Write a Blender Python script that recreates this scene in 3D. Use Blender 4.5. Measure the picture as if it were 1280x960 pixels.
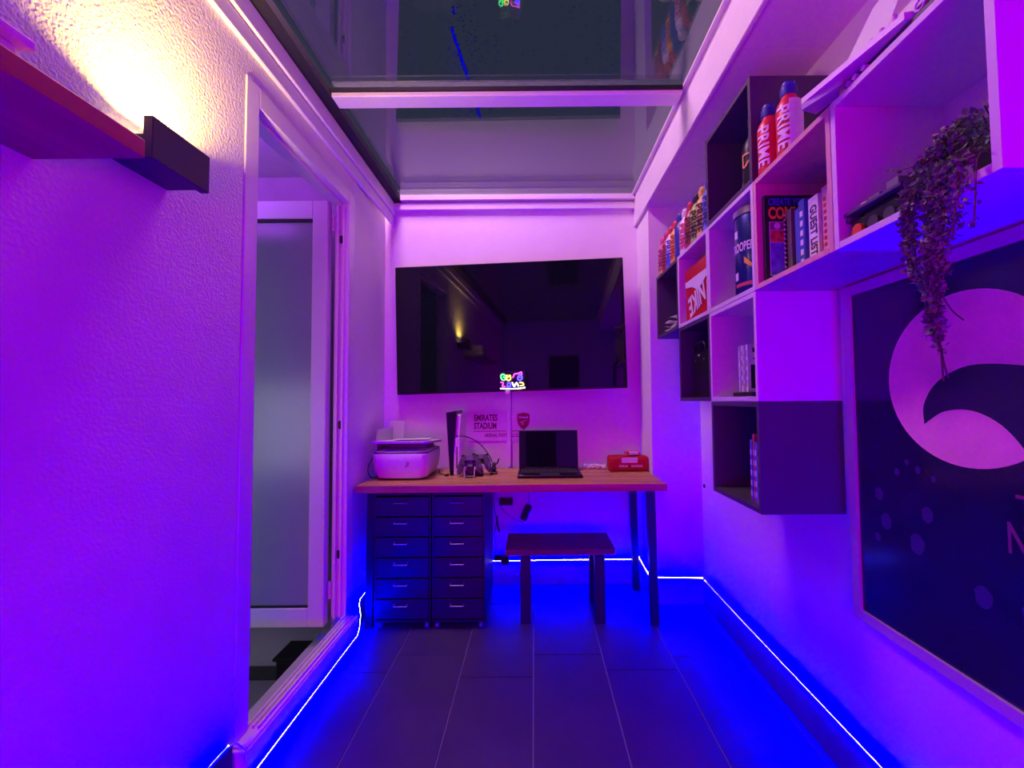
import bpy, bmesh, math, random
from mathutils import Matrix, Vector, Euler
random.seed(7)
for o in list(bpy.data.objects): bpy.data.objects.remove(o)
SC = bpy.context.scene
COL = SC.collection
R = math.radians
# ------------------------------------------------------------------ camera
EYE = 1.166
F = 520.0
cam = bpy.data.cameras.new('camera'); cam.sensor_width = 36; cam.lens = F/1280*36
cam.shift_x = -28/1280; cam.shift_y = 0; cam.clip_start = .02
camo = bpy.data.objects.new('camera', cam); COL.objects.link(camo)
camo.matrix_world = Matrix.Translation((0, 0, EYE)) @ Euler((R(90)+math.atan(20/F), 0, 0)).to_matrix().to_4x4() @ Matrix.Rotation(R(-.45), 4, 'Z')
SC.camera = camo
# ------------------------------------------------------------------ world, exposure
wd = bpy.data.worlds.new('night'); SC.world = wd; wd.use_nodes = True
wd.node_tree.nodes['Background'].inputs[0].default_value = (.27, .31, .60, 1)
wd.node_tree.nodes['Background'].inputs[1].default_value = .15
SC.view_settings.view_transform = 'Standard'; SC.view_settings.look = 'None'
SC.view_settings.exposure = 0.0; SC.view_settings.gamma = 1
SC.cycles.use_denoising = True
SC.cycles.max_bounces = 8
SC.cycles.sample_clamp_indirect = 6

def deep(idb, col, s=None):
    """deep blue and violet diodes lie outside sRGB: their emission colour is combined from values below zero"""
    idb.use_nodes = True; nt = idb.node_tree; e = nt.nodes.get('Emission') or nt.nodes.new('ShaderNodeEmission')
    v = nt.nodes.new('ShaderNodeVectorMath'); v.operation = 'ADD'; v.inputs[0].default_value = col; v.inputs[1].default_value = (0, 0, 0)
    nt.links.new(v.outputs[0], e.inputs[0])
    if isinstance(idb, bpy.types.Light): idb.color = (1, 1, 1)
    return e
def area(name, loc, rot, sx, sy, col, power, spread=180):
    l = bpy.data.lights.new(name, 'AREA'); l.shape = 'RECTANGLE'; l.size = sx; l.size_y = sy
    l.color = [max(0, c) for c in col]; l.energy = power; l.spread = R(spread)
    if min(col) < 0: deep(l, col, power)
    o = bpy.data.objects.new(name, l); COL.objects.link(o); o.location = loc; o.rotation_euler = rot
    return o
VIOLET = (.80, -.24, .70)
area('rear_violet_fill', (.05, -1.70, .62), (R(94), 0, 0), 1.5, .75, VIOLET, 31)          # added violet fill, low behind the camera, for an unseen source
area('unseen_overhead_light', (-.72, 1.85, 3.6), (R(6), R(-14), 0), .45, .8, (1, .43, .80), 102)   # added above the glass roof for steep pink light of unseen source
area('passage_violet_fill', (-1.7, 1.6, 2.2), (R(150), 0, 0), .5, .1, (.45, .05, 1), 8)      # added unseen violet fill that tints the passage ceiling
area('passage_light_glow', (-2.0, .65, .95), (R(84), 0, R(-8)), .7, .7, (.86, .86, 1), 4.6)  # cool lamp in the passage outside

# ------------------------------------------------------------------ helpers
MW = {}
def link(name, me, mat, parent=None, world=True):
    o = bpy.data.objects.new(name, me); COL.objects.link(o)
    if mat is not None and not me.materials: me.materials.append(mat)
    if parent is not None:
        o.parent = parent
        P = MW.get(parent.name, Matrix.Identity(4))
        if world: me.transform(P.inverted())
        MW[o.name] = P
    else:
        if world and len(me.vertices):          # origin at the base centre
            xs = [v.co for v in me.vertices]
            c = Vector(((min(v.x for v in xs)+max(v.x for v in xs))/2, (min(v.y for v in xs)+max(v.y for v in xs))/2, min(v.z for v in xs)))
            me.transform(Matrix.Translation(-c)); o.location = c; MW[o.name] = Matrix.Translation(c)
        else: MW[o.name] = Matrix.Identity(4)
    return o
def obj(name, bm, mat, parent=None, world=True, smooth=False):
    me = bpy.data.meshes.new(name); bmesh.ops.recalc_face_normals(bm, faces=bm.faces); bm.to_mesh(me); bm.free()
    if smooth:
        for p in me.polygons: p.use_smooth = True
        try: me.set_sharp_from_angle(angle=R(40))
        except Exception: pass
    return link(name, me, mat, parent, world)
def thing(name, label, cat, loc=(0, 0, 0), rot=(0, 0, 0), group=None, kind=None):
    o = bpy.data.objects.new(name, None); COL.objects.link(o); o.empty_display_size = .05
    o.location = loc; o.rotation_euler = rot
    MW[o.name] = Matrix.LocRotScale(Vector(loc), Euler(rot), None)
    if kind: o['kind'] = kind
    else: o['label'] = label; o['category'] = cat
    if group: o['group'] = group
    return o
def tag(o, label, cat, group=None):
    o['label'] = label; o['category'] = cat
    if group: o['group'] = group
    return o
def struct(o): o['kind'] = 'structure'; return o
def B(): return bmesh.new()
def abox(bm, x0, x1, y0, y1, z0, z1, bev=0, M=None, seg=1):
    x0, x1 = sorted((x0, x1)); y0, y1 = sorted((y0, y1)); z0, z1 = sorted((z0, z1))
    t = bmesh.new()
    m = Matrix.Translation(((x0+x1)/2, (y0+y1)/2, (z0+z1)/2)) @ Matrix.Diagonal((x1-x0, y1-y0, z1-z0, 1))
    bmesh.ops.create_cube(t, size=1, matrix=m)
    if bev: bmesh.ops.bevel(t, geom=t.edges[:], offset=bev, segments=seg, affect='EDGES', profile=.6)
    merge(bm, t, M); return bm
def merge(bm, t, M=None):
    if M is not None: bmesh.ops.transform(t, matrix=M, verts=t.verts)
    me = bpy.data.meshes.new('t'); t.to_mesh(me); t.free(); bm.from_mesh(me); bpy.data.meshes.remove(me)
def acyl(bm, p0, p1, r0, r1=None, n=16, M=None):
    p0, p1 = Vector(p0), Vector(p1); d = p1-p0; t = bmesh.new()
    bmesh.ops.create_cone(t, cap_ends=True, segments=n, radius1=r0, radius2=r0 if r1 is None else r1, depth=d.length)
    m = Matrix.Translation((p0+p1)/2) @ d.to_track_quat('Z', 'Y').to_matrix().to_4x4()
    bmesh.ops.transform(t, matrix=m, verts=t.verts); merge(bm, t, M); return bm
def asph(bm, c, r, n=12, sc=(1, 1, 1)):
    t = bmesh.new(); bmesh.ops.create_uvsphere(t, u_segments=n, v_segments=max(6, n//2), radius=r)
    merge(bm, t, Matrix.Translation(c) @ Matrix.Diagonal((*sc, 1))); return bm
def tube(bm, pts, r, n=6, closed=False):
    pts = [Vector(p) for p in pts]; rings = []; prev = None
    for i, p in enumerate(pts):
        a = pts[max(0, i-1)]; b = pts[min(len(pts)-1, i+1)]; d = (b-a).normalized()
        if prev is None:
            u = d.orthogonal().normalized()
        else:
            u = (prev - d*prev.dot(d)); u = u.normalized() if u.length > 1e-6 else d.orthogonal().normalized()
        prev = u; w = d.cross(u)
        rings.append([bm.verts.new(p + (u*math.cos(2*math.pi*k/n)+w*math.sin(2*math.pi*k/n))*r) for k in range(n)])
    for a, b in zip(rings, rings[1:]):
        for k in range(n): bm.faces.new((a[k], a[(k+1) % n], b[(k+1) % n], b[k]))
    bm.faces.new(rings[0][::-1]); bm.faces.new(rings[-1]); return bm
def spline(pts, n=8):
    pts = [Vector(p) for p in pts]; q = [pts[0]]+pts+[pts[-1]]; out = []
    for i in range(1, len(q)-2):
        for k in range(n):
            t = k/n; a, b, c, d = q[i-1], q[i], q[i+1], q[i+2]
            out.append(.5*((2*b)+(c-a)*t+(2*a-5*b+4*c-d)*t*t+(3*b-a-3*c+d)*t**3))
    out.append(pts[-1]); return out
def lathe(bm, prof, c=(0, 0, 0), n=20, M=None):
    t = bmesh.new(); rings = []
    for r, z in prof:
        rings.append([t.verts.new((c[0]+r*math.cos(2*math.pi*k/n), c[1]+r*math.sin(2*math.pi*k/n), c[2]+z)) for k in range(n)])
    for a, b in zip(rings, rings[1:]):
        for k in range(n): t.faces.new((a[k], a[(k+1) % n], b[(k+1) % n], b[k]))
    t.faces.new(rings[0][::-1]); t.faces.new(rings[-1]); merge(bm, t, M); return bm
def prism(bm, poly, M, depth):
    """polygon in the local XY plane, extruded by depth along local Z, placed by M"""
    t = bmesh.new(); lo = [t.verts.new((x, y, 0)) for x, y in poly]; hi = [t.verts.new((x, y, depth)) for x, y in poly]
    t.faces.new(lo[::-1]); t.faces.new(hi); n = len(poly)
    for k in range(n): t.faces.new((lo[k], lo[(k+1) % n], hi[(k+1) % n], hi[k]))
    merge(bm, t, M); return bm
def frame(o, x, y):
    x = Vector(x).normalized(); y = Vector(y).normalized(); z = x.cross(y)
    m = Matrix((x, y, z)).transposed().to_4x4(); m.translation = Vector(o); return m
FACE_CAM = lambda p: frame(p, (1, 0, 0), (0, 0, 1))          # reads from -Y
FACE_ROOM = lambda p: frame(p, (0, -1, 0), (0, 0, 1))        # on the right-hand side, reads from -X
SPINE = lambda p: frame(p, (0, 0, -1), (0, -1, 0))           # same, running downwards
def slice_mesh(me, axis, step=.003, span=.12):
    bm = bmesh.new(); bm.from_mesh(me); no = Vector((0, 0, 0)); no[axis] = 1
    k = -span
    while k < span:
        bmesh.ops.bisect_plane(bm, geom=bm.verts[:]+bm.edges[:]+bm.faces[:], plane_co=no*k, plane_no=no); k += step
    bm.to_mesh(me); bm.free()
def text(name, s, size, M, mat, parent, bold=0.0, ext=.0004, align='CENTER', sx=1.0, shear=0, wrap=None, spacing=1.0):
    c = bpy.data.curves.new('t', 'FONT'); c.body = s; c.size = size; c.extrude = ext; c.offset = bold
    c.align_x = align; c.align_y = 'CENTER'; c.shear = shear; c.space_character = spacing; c.resolution_u = 3
    o = bpy.data.objects.new('t', c); COL.objects.link(o); bpy.context.view_layer.update()
    me = bpy.data.meshes.new_from_object(o.evaluated_get(bpy.context.evaluated_depsgraph_get()))
    bpy.data.objects.remove(o)
    me.transform(Matrix.Diagonal((sx, 1, 1, 1)))
    if wrap:                                     # bend round a vertical cylinder, text running down it
        cx, cy, r, a0 = wrap; slice_mesh(me, 1, .003, .03)
        zc = M.translation.z
        for v in me.vertices:
            a = a0 + v.co.y/r; rr = r+v.co.z+.0006
            v.co = Vector((cx+rr*math.cos(a), cy+rr*math.sin(a), zc-v.co.x))
    else: me.transform(M)
    me.materials.clear(); me.name = name
    return link(name, me, mat, parent)

# ------------------------------------------------------------------ materials
def mat(name, rgb, rough=.5, metal=0, bump=0, bscale=60, var=.06, vscale=8, spec=.5, coat=0):
    m = bpy.data.materials.new(name); m.use_nodes = True; nt = m.node_tree; p = nt.nodes['Principled BSDF']
    p.inputs['Roughness'].default_value = rough; p.inputs['Metallic'].default_value = metal
    p.inputs['Specular IOR Level'].default_value = spec; p.inputs['Coat Weight'].default_value = coat
    tc = nt.nodes.new('ShaderNodeTexCoord'); nz = nt.nodes.new('ShaderNodeTexNoise')
    nz.inputs['Scale'].default_value = vscale; nz.inputs['Detail'].default_value = 4
    nt.links.new(tc.outputs['Object'], nz.inputs['Vector'])
    cr = nt.nodes.new('ShaderNodeValToRGB'); cr.color_ramp.elements[0].position = .3; cr.color_ramp.elements[1].position = .7
    cr.color_ramp.elements[0].color = (*[c*(1-var) for c in rgb], 1); cr.color_ramp.elements[1].color = (*[min(1, c*(1+var)) for c in rgb], 1)
    nt.links.new(nz.outputs['Fac'], cr.inputs['Fac']); nt.links.new(cr.outputs['Color'], p.inputs['Base Color'])
    if bump:
        n2 = nt.nodes.new('ShaderNodeTexNoise'); n2.inputs['Scale'].default_value = bscale; n2.inputs['Detail'].default_value = 3
        b = nt.nodes.new('ShaderNodeBump'); b.inputs['Strength'].default_value = bump; b.inputs['Distance'].default_value = .004
        nt.links.new(tc.outputs['Object'], n2.inputs['Vector']); nt.links.new(n2.outputs['Fac'], b.inputs['Height']); nt.links.new(b.outputs['Normal'], p.inputs['Normal'])
    return m
def emis(name, rgb, s):
    m = bpy.data.materials.new(name); m.use_nodes = True; nt = m.node_tree; nt.nodes.clear()
    e = nt.nodes.new('ShaderNodeEmission'); e.inputs[0].default_value = (*rgb, 1); e.inputs[1].default_value = s
    o = nt.nodes.new('ShaderNodeOutputMaterial'); nt.links.new(e.outputs[0], o.inputs[0]); e.name = 'Emission'; return m
def wood(name, c0, c1, rough=.45, axis=0):
    m = bpy.data.materials.new(name); m.use_nodes = True; nt = m.node_tree; p = nt.nodes['Principled BSDF']; p.inputs['Roughness'].default_value = rough
    tc = nt.nodes.new('ShaderNodeTexCoord'); mp = nt.nodes.new('ShaderNodeMapping'); oi = nt.nodes.new('ShaderNodeObjectInfo')
    sc = [22, 22, 22]; sc[axis] = 1.6; mp.inputs['Scale'].default_value = sc
    cm = nt.nodes.new('ShaderNodeVectorMath'); cm.operation = 'ADD'
    cx = nt.nodes.new('ShaderNodeCombineXYZ'); mu = nt.nodes.new('ShaderNodeMath'); mu.operation = 'MULTIPLY'; mu.inputs[1].default_value = 37
    nt.links.new(oi.outputs['Random'], mu.inputs[0]); nt.links.new(mu.outputs[0], cx.inputs[0]); nt.links.new(mu.outputs[0], cx.inputs[1])
    nt.links.new(tc.outputs['Object'], mp.inputs[0]); nt.links.new(mp.outputs[0], cm.inputs[0]); nt.links.new(cx.outputs[0], cm.inputs[1])
    nz = nt.nodes.new('ShaderNodeTexNoise'); nz.inputs['Scale'].default_value = 1; nz.inputs['Detail'].default_value = 5; nz.inputs['Distortion'].default_value = .8
    nt.links.new(cm.outputs[0], nz.inputs['Vector'])
    cr = nt.nodes.new('ShaderNodeValToRGB'); cr.color_ramp.elements[0].position = .32; cr.color_ramp.elements[1].position = .66
    cr.color_ramp.elements[0].color = (*c0, 1); cr.color_ramp.elements[1].color = (*c1, 1)
    nt.links.new(nz.outputs['Fac'], cr.inputs[0]); nt.links.new(cr.outputs[0], p.inputs['Base Color'])
    b = nt.nodes.new('ShaderNodeBump'); b.inputs['Strength'].default_value = .15; b.inputs['Distance'].default_value = .002
    nt.links.new(nz.outputs['Fac'], b.inputs['Height']); nt.links.new(b.outputs['Normal'], p.inputs['Normal'])
    return m
def glossglass(name, ior, tint, rough=.0):
    m = bpy.data.materials.new(name); m.use_nodes = True; nt = m.node_tree; nt.nodes.clear()
    # Schlick reflectance, the same on entering and leaving the pane
    R0 = ((ior-1)/(ior+1))**2
    ge = nt.nodes.new('ShaderNodeNewGeometry'); dt = nt.nodes.new('ShaderNodeVectorMath'); dt.operation = 'DOT_PRODUCT'
    nt.links.new(ge.outputs['Normal'], dt.inputs[0]); nt.links.new(ge.outputs['Incoming'], dt.inputs[1])
    prev = dt.outputs['Value']
    for op, a, b in (('ABSOLUTE', 0, 0), ('SUBTRACT', 1, None), ('POWER', None, 5), ('MULTIPLY', None, 1-R0), ('ADD', None, R0)):
        fr = nt.nodes.new('ShaderNodeMath'); fr.operation = op
        if op == 'SUBTRACT': fr.inputs[0].default_value = 1; nt.links.new(prev, fr.inputs[1])
        else:
            nt.links.new(prev, fr.inputs[0])
            if b: fr.inputs[1].default_value = b
        prev = fr.outputs[0]
    g = nt.nodes.new('ShaderNodeBsdfGlossy'); g.inputs['Roughness'].default_value = rough; g.inputs[0].default_value = (.9, .95, 1, 1)
    t = nt.nodes.new('ShaderNodeBsdfTransparent'); t.inputs[0].default_value = (*tint, 1)
    mx = nt.nodes.new('ShaderNodeMixShader'); o = nt.nodes.new('ShaderNodeOutputMaterial')
    nt.links.new(fr.outputs[0], mx.inputs[0]); nt.links.new(t.outputs[0], mx.inputs[1]); nt.links.new(g.outputs[0], mx.inputs[2]); nt.links.new(mx.outputs[0], o.inputs[0])
    return m
m_wall = mat('white painted wall', (.80, .78, .80), .75, bump=.15, bscale=45, var=.02)
m_stucco = mat('rough stucco plaster', (.80, .78, .78), .85, bump=1.0, bscale=120, var=.03)
m_frame = mat('white coated aluminium', (.80, .79, .80), .35, var=.02)
m_seal = mat('black rubber seal', (.012, .012, .014), .6)
m_tile = mat('dark slate tile', (.072, .066, .074), .42, bump=.12, bscale=18, var=.16, vscale=5)
m_grout = mat('pale grey grout', (.34, .32, .36), .8)
m_base = mat('dark skirting tile', (.06, .055, .06), .5, var=.15)
m_ceil = mat('white ceiling board', (.78, .76, .80), .6, var=.02)
m_glass = glossglass('night roof glass', 2.15, (.78, .82, .82), .004)
m_leafglass = mat('frosted door glass', (.30, .37, .36), .25, var=.05, vscale=2, spec=.6)
m_led = emis('blue led strip', (0, 0, 1), 560)
deep(m_led, (-.095, -.115, 1))
m_glare = emis('white led glare', (.95, .9, 1), 3)  # white glow of the added tube that imitates the strip's overexposed glare
m_white = mat('matt white plastic', (.80, .80, .82), .38, var=.015)
m_cream = mat('off white paper', (.82, .80, .80), .7, var=.04)
m_black = mat('matt black metal', (.014, .014, .017), .42)
m_blackp = mat('black plastic', (.010, .010, .014), .38, spec=.25)
m_screen = mat('glossy black tv screen', (.004, .004, .006), .035, spec=.55, var=0)
m_grey = mat('mid grey plastic', (.20, .20, .22), .5)
m_dgrey = mat('charcoal plastic', (.045, .045, .055), .5)
m_chrome = mat('brushed steel', (.42, .42, .46), .5, metal=1)
m_desk = wood('oiled oak boards', (.36, .17, .055), (.64, .34, .12))
m_shelf = wood('warm pine shelf', (.40, .12, .06), (.56, .20, .09), axis=1)
m_bench = wood('brown bench top', (.20, .075, .035), (.30, .12, .06))
m_boxw = mat('white laminate box', (.76, .70, .76), .5, var=.02)
m_boxd = mat('dark plum grey laminate box', (.075, .062, .085), .5, var=.04)
m_boxp = wood('pinkish pine box', (.66, .40, .34), (.78, .50, .42), .5, axis=2)
m_lamp = mat('aubergine grey lamp metal', (.060, .022, .04), .45)
m_red = mat('glossy red', (.62, .006, .02), .4)
m_redf = mat('red canvas', (.45, .008, .012), .75, bump=.3, bscale=200)
m_dred = mat('dark red print', (.20, .008, .05), .6)
m_gold = mat('gold print', (.8, .45, .1), .45)
m_orange = mat('orange print', (1, .85, .04), .5)
m_leaf = mat('grey green leaves', (.17, .30, .13), .6, var=.4, vscale=30)
m_stem = mat('brown stem', (.10, .06, .04), .7)

# ------------------------------------------------------------------ the room
XL, XR, YB, YR, YF = -.93, .9625, 2.69, 2.42, -1.8
HC, HG = 2.30, 2.50
# floor: slab with one object per tile
fl = struct(obj('floor', abox(B(), -1.02, .97, YF, YB, -.06, -.006), m_grout))
PX, PY, G = .3135, .628, .0022
cols = []; x = -.641
while x > -.93: x -= PX
off = {0: 1.836, 1: 1.96, 2: 1.80, 3: 1.952, 4: 1.84, 5: 1.93, 6: 1.86, -1: 1.9}
k0 = round((x+.641)/PX)
k = k0
tile_meshes = {}
while x < .9625:
    y = off.get(k+1, 1.9)
    while y > YF: y -= PY
    while y < YB:
        x0, x1, y0, y1 = max(x, -.96), min(x+PX, .9625), max(y, YF), min(y+PY, YB)
        if x1-x0 > .02 and y1-y0 > .02:
            key = (round(x1-x0, 3), round(y1-y0, 3))
            if key not in tile_meshes:
                bm = abox(B(), -(x1-x0)/2+G, (x1-x0)/2-G, -(y1-y0)/2+G, (y1-y0)/2-G, -.0055, 0, .0012)
                me = bpy.data.meshes.new('tile'); bm.to_mesh(me); bm.free(); me.materials.append(m_tile); tile_meshes[key] = me
            t = bpy.data.objects.new('tile', tile_meshes[key]); COL.objects.link(t); t.parent = fl
            t.location = Vector(((x0+x1)/2, (y0+y1)/2, 0)) - fl.location
        y += PY
    x += PX; k += 1
# left wall (pieces around the door opening are one mesh)
DZ0, DZ1, DH0, DH1 = 1.31, 2.13, .0, 2.235
bm = abox(B(), XL-.10, XL, YF, DZ0, 0, 2.497); abox(bm, XL-.10, XL, DZ0, DZ1, DH1, 2.497)
struct(obj('wall_left', bm, m_stucco))
bm = B(); prism(bm, [(XL-.10, DZ1), (XL, DZ1), (-.97, YB), (XL-.14, YB)], Matrix.Identity(4), 2.497)
struct(obj('wall_left_far', bm, m_wall))
struct(obj('wall_back', abox(B(), -1.08, 1.06, YB, YB+.1, 0, 2.497), m_wall))
struct(obj('wall_right', abox(B(), XR, XR+.1, YF, YR, 0, 2.497), m_wall))
struct(obj('wall_right_recess', abox(B(), .68, XR+.1, YR, YB, 0, HC), m_wall))
struct(obj('wall_front', abox(B(), -1.03, 1.06, YF-.1, YF, 0, 2.497), m_wall))
# boarded strip of ceiling over the shelves
cl = struct(obj('ceiling', abox(B(), .676, XR, YF, YB, HC+.014, 2.4965), m_ceil))
y = YF
ys = [YF+.001]
yy = 1.99
while yy > YF: yy -= .2275
while yy < YB-.05:
    if yy > ys[-1]+.05: ys.append(yy)
    yy += .2275
ys.append(YB)
for a, b in zip(ys, ys[1:]): obj('ceiling_board', abox(B(), .677, XR, a+.0008, b-.0008, HC, HC+.013, .0012), m_ceil, cl)
# roof light: aluminium frame, bars, panes
w1 = thing('window_1', '', '', (0, .45, HG), kind='structure')
obj('side_beam', abox(B(), .660, .676, YF, YB, HC-.004, HG-.012, .003), m_frame, w1)
obj('side_beam_top', abox(B(), .640, .676, YF, YB, HG-.011, HG-.002), m_frame, w1)
bm = abox(B(), XL, XL+.016, YF, YB, 2.318, 2.378, .003); abox(bm, XL, XL+.026, YF, YB, 2.384, 2.458, .003); abox(bm, XL, XL+.006, YF, YB, 2.37, 2.39)
obj('wall_profile', bm, m_frame, w1)
obj('seal', abox(B(), XL, XL+.072, YF, YB, 2.462, 2.496), m_seal, w1)
bm = abox(B(), XL+.03, .66, YB-.05, YB, 2.462, 2.498, .003); abox(bm, XL+.02, .66, YB-.030, YB, 2.408, 2.455, .003)
obj('end_profile', bm, m_frame, w1)
obj('cross_bar', abox(B(), XL+.073, .64, 1.725, 1.800, 2.465, 2.498, .003), m_frame, w1)
obj('cross_bar_seal', abox(B(), XL+.073, .64, 1.715, 1.724, 2.482, 2.498), m_seal, w1)
obj('pane', abox(B(), XL+.02, .676, 1.765, YB+.02, HG, HG+.012), m_glass, w1)
obj('pane', abox(B(), XL+.02, .676, YF, 1.755, HG, HG+.012), m_glass, w1)
# skirting tiles
m_base2 = mat('mid grey skirting tile', (.30, .29, .31), .45, var=.12)
m_base3 = mat('slate skirting tile', (.13, .125, .13), .45, var=.12)
def skirt(name, segs, m_base=m_base):
    bm = B()
    for s in segs: abox(bm, *s, 0.0002, .148, .002)
    return struct(obj(name, bm, m_base))
skirt('baseboard_left', [(XL, XL+.020, YF, 1.285)])
bm = B(); prism(bm, [(-.932, DZ1+.001), (-.908, DZ1+.001), (-.945, YB-.001), (-.97, YB-.001)], Matrix.Translation((0, 0, .0002)), .148); struct(obj('baseboard_left_far', bm, m_base))
skirt('baseboard_back', [(-.943, .665, YB-.014, YB)], m_base2)
skirt('baseboard_recess', [(.667, .68, YR, YB-.015), (.667, XR-.015, YR-.014, YR-.0005)], m_base2)
skirt('baseboard_right', [(XR-.014, XR, YF, YR)], m_base3)

# ------------------------------------------------------------------ doorway
d1 = thing('door_1', '', '', (XL, 1.72, 0), kind='structure')
obj('step', abox(B(), -.940, -.880, 1.30, 2.105, 0.0002, .108, .003), m_wall, d1)
bm = abox(B(), -.942, -.884, 1.31, 2.13, .1085, .116, .002)
for q in (-.897, -.915, -.934): abox(bm, q-.003, q+.003, 1.38, 2.07, .116, .126)
obj('track', bm, m_frame, d1)
bm = abox(B(), -1.03, XL+.004, 1.312, 1.377, .117, 2.235, .003)
obj('door_post', bm, m_frame, d1)
bm = abox(B(), -1.03, XL+.004, 1.3775, 2.0645, 2.165, 2.235, .003); abox(bm, -1.0, -.96, 1.3775, 2.0645, 2.152, 2.165)
obj('lintel', bm, m_frame, d1)
bm = abox(B(), -1.0, XL+.004, 2.065, 2.13, .117, 2.235, .003); abox(bm, -.985, -.975, 2.052, 2.065, .117, 2.15); abox(bm, -.955, -.948, 2.056, 2.065, .117, 2.15)
obj('door_post', bm, m_frame, d1)
for h in (.42, 1.05, 1.98):
    obj('lock_plate', abox(B(), -.972, -.960, 2.060, 2.0649, h-.02, h+.02, .002), m_blackp, d1)
for h in (2.06, .25):
    obj('hinge', acyl(B(), (-1.005, 2.06, h-.04), (-1.005, 2.06, h+.04), .008), m_frame, d1)
lf = obj('door_leaf', (lambda b: [abox(b, -1.094, -1.018, 2.030, 2.075, .088, 2.165, .003), abox(b, -1.80, -1.724, 2.030, 2.075, .088, 2.165, .003),
     abox(b, -1.724, -1.094, 2.030, 2.075, .088, .170, .003), abox(b, -1.724, -1.094, 2.030, 2.075, 2.075, 2.165, .003)][0])(B()), m_frame, d1)
obj('glass_pane', abox(B(), -1.724, -1.094, 2.046, 2.060, .170, 2.075), m_leafglass, lf)
bm = abox(B(), -1.724, -1.094, 2.036, 2.046, .178, .186); abox(bm, -1.724, -1.094, 2.036, 2.046, 2.062, 2.075); obj('glass_seal', bm, m_seal, lf)
obj('glazing_bead', abox(B(), -1.724, -1.094, 2.028, 2.046, .168, .178, .002), mat('polished bead', (.9, .9, .9), .2), lf)
# passage outside
m_out = mat('grey passage wall', (.50, .49, .52), .7)
struct(obj('wall_passage_end', abox(B(), -3.1, -1.031, 2.42, 2.5, -.4, 2.497), m_out))
struct(obj('wall_passage_side', abox(B(), -3.1, -3.0, .2, 2.42, -.4, 2.497), m_out))
struct(obj('ceiling_passage', abox(B(), -3.1, -1.031, .2, 2.5, 2.498, 2.56), m_out))
struct(obj('floor_passage', abox(B(), -3.1, -1.031, .2, 2.42, -.5, -.401), mat('pale passage floor', (.42, .42, .42), .5)))
struct(obj('wall_passage_inner', abox(B(), -1.09, -1.032, .2, 2.6, -.4, -.001), m_out))
struct(obj('baseboard_passage', abox(B(), -2.999, -1.031, 2.405, 2.4195, -.4, -.33), m_base))
bm = abox(B(), -1.375, -1.12, 2.24, 2.39, -.3995, -.195, .01); c = thing('storage_crate', 'black crate on the passage floor beyond the open glass door', 'crate', (-1.25, 2.31, -.4))
obj('body', bm, m_blackp, c); obj('rim', abox(B(), -1.385, -1.11, 2.23, 2.40, -.195, -.178, .004), m_blackp, c)

# ------------------------------------------------------------------ led strip running round the skirting
led = thing('led_strip', 'glowing blue led light strip running along the skirting tiles', 'light strip', (0, 1.0, .15))
LH = .1525
path = [(-.914, YF+.02, LH), (-.914, 1.22, LH), (-.912, 1.262, LH), (-.90, 1.283, LH-.002), (-.878, 1.294, .12), (-.877, 1.297, .06), (-.876, 1.31, .03), (-.876, 2.06, .030),
        (-.877, 2.085, .05), (-.885, 2.118, .10), (-.895, 2.123, .15), (-.905, 2.16, .158), (-.937, 2.655, LH)]
def run(name, pts, off, rc=.0035):
    obj(name, tube(B(), pts, .0042, 5), m_led, led)
    obj('led_glare', tube(B(), [Vector(p)+Vector(off) for p in pts], rc, 6), m_glare, led)
run('left_run', path[:3], (.0050, 0, .0060), .003); run('step_run', path[6:], (.0066, 0, .003), .0040)
obj('tape_bend', tube(B(), path[2:7], .0025, 5), m_white, led)
run('back_run', [(-.93, 2.670, LH), (-.2, 2.670, LH-.002), (.18, 2.669, LH+.003), (.655, 2.668, LH+.002)], (0, -.009, .0045), .0065)
run('recess_run', [(.660, 2.65, LH+.02), (.660, 2.60, LH+.012), (.660, 2.40, LH)], (-.009, 0, .004), .0065)
run('corner_run', [(.665, YR-.02, LH+.003), (XR-.02, YR-.02, LH-.002)], (0, -.009, .0045), .0065)
run('right_run', [(XR-.020, YR-.07, LH), (XR-.020, 1.9, LH-.004), (XR-.020, 1.2, LH), (XR-.020, YF+.02, LH)], (-.0060, 0, .0060))

# ------------------------------------------------------------------ wall lamp and shelf on the left wall
lp = thing('wall_lamp', 'aubergine grey up and down wall lamp throwing warm light up the stucco', 'lamp', (-.86, .965, 1.70))
obj('lamp_shade', (lambda b: [abox(b, -.850, -.828, .885, 1.045, 1.700, 1.795, .0015)][0])(B()), m_lamp, lp)
bm = abox(B(), -.93, -.851, .895, .905, 1.706, 1.76); abox(bm, -.93, -.851, 1.028, 1.038, 1.706, 1.76); abox(bm, -.93, -.851, .906, 1.027, 1.706, 1.716)
obj('bracket', bm, m_lamp, lp)
obj('mount', abox(B(), -.9299, -.915, .80, .894, 1.712, 1.745), m_lamp, lp)
obj('bulb_strip', abox(B(), -.905, -.875, .915, 1.018, 1.7165, 1.735), emis('warm bulb', (1, .72, .30), 25), lp)
area('lamp_glow', (-.885, .966, 1.800), (R(180), R(14), 0), .05, .11, (1, .62, .10), 12, 150)
sh = tag(obj('wall_shelf', abox(B(), -.93, -.72, -.10, .757, 1.620, 1.655, .002), m_shelf), 'wooden board shelf on the left wall with a reddish front edge', 'shelf')
tb = thing('storage_tub', 'white lidded tub on the wooden wall shelf at the left edge', 'tub', (-.83, .42, 1.655))
obj('body', abox(B(), -.925, -.755, .30, .595, 1.6555, 1.693, .006), m_cream, tb); obj('lid', abox(B(), -.928, -.742, .29, .605, 1.6935, 1.708, .004, seg=2), m_cream, tb)
cl2 = B(); abox(cl2, -.90, -.765, .30, .56, 1.7085, 1.79, .03, seg=3)
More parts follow.
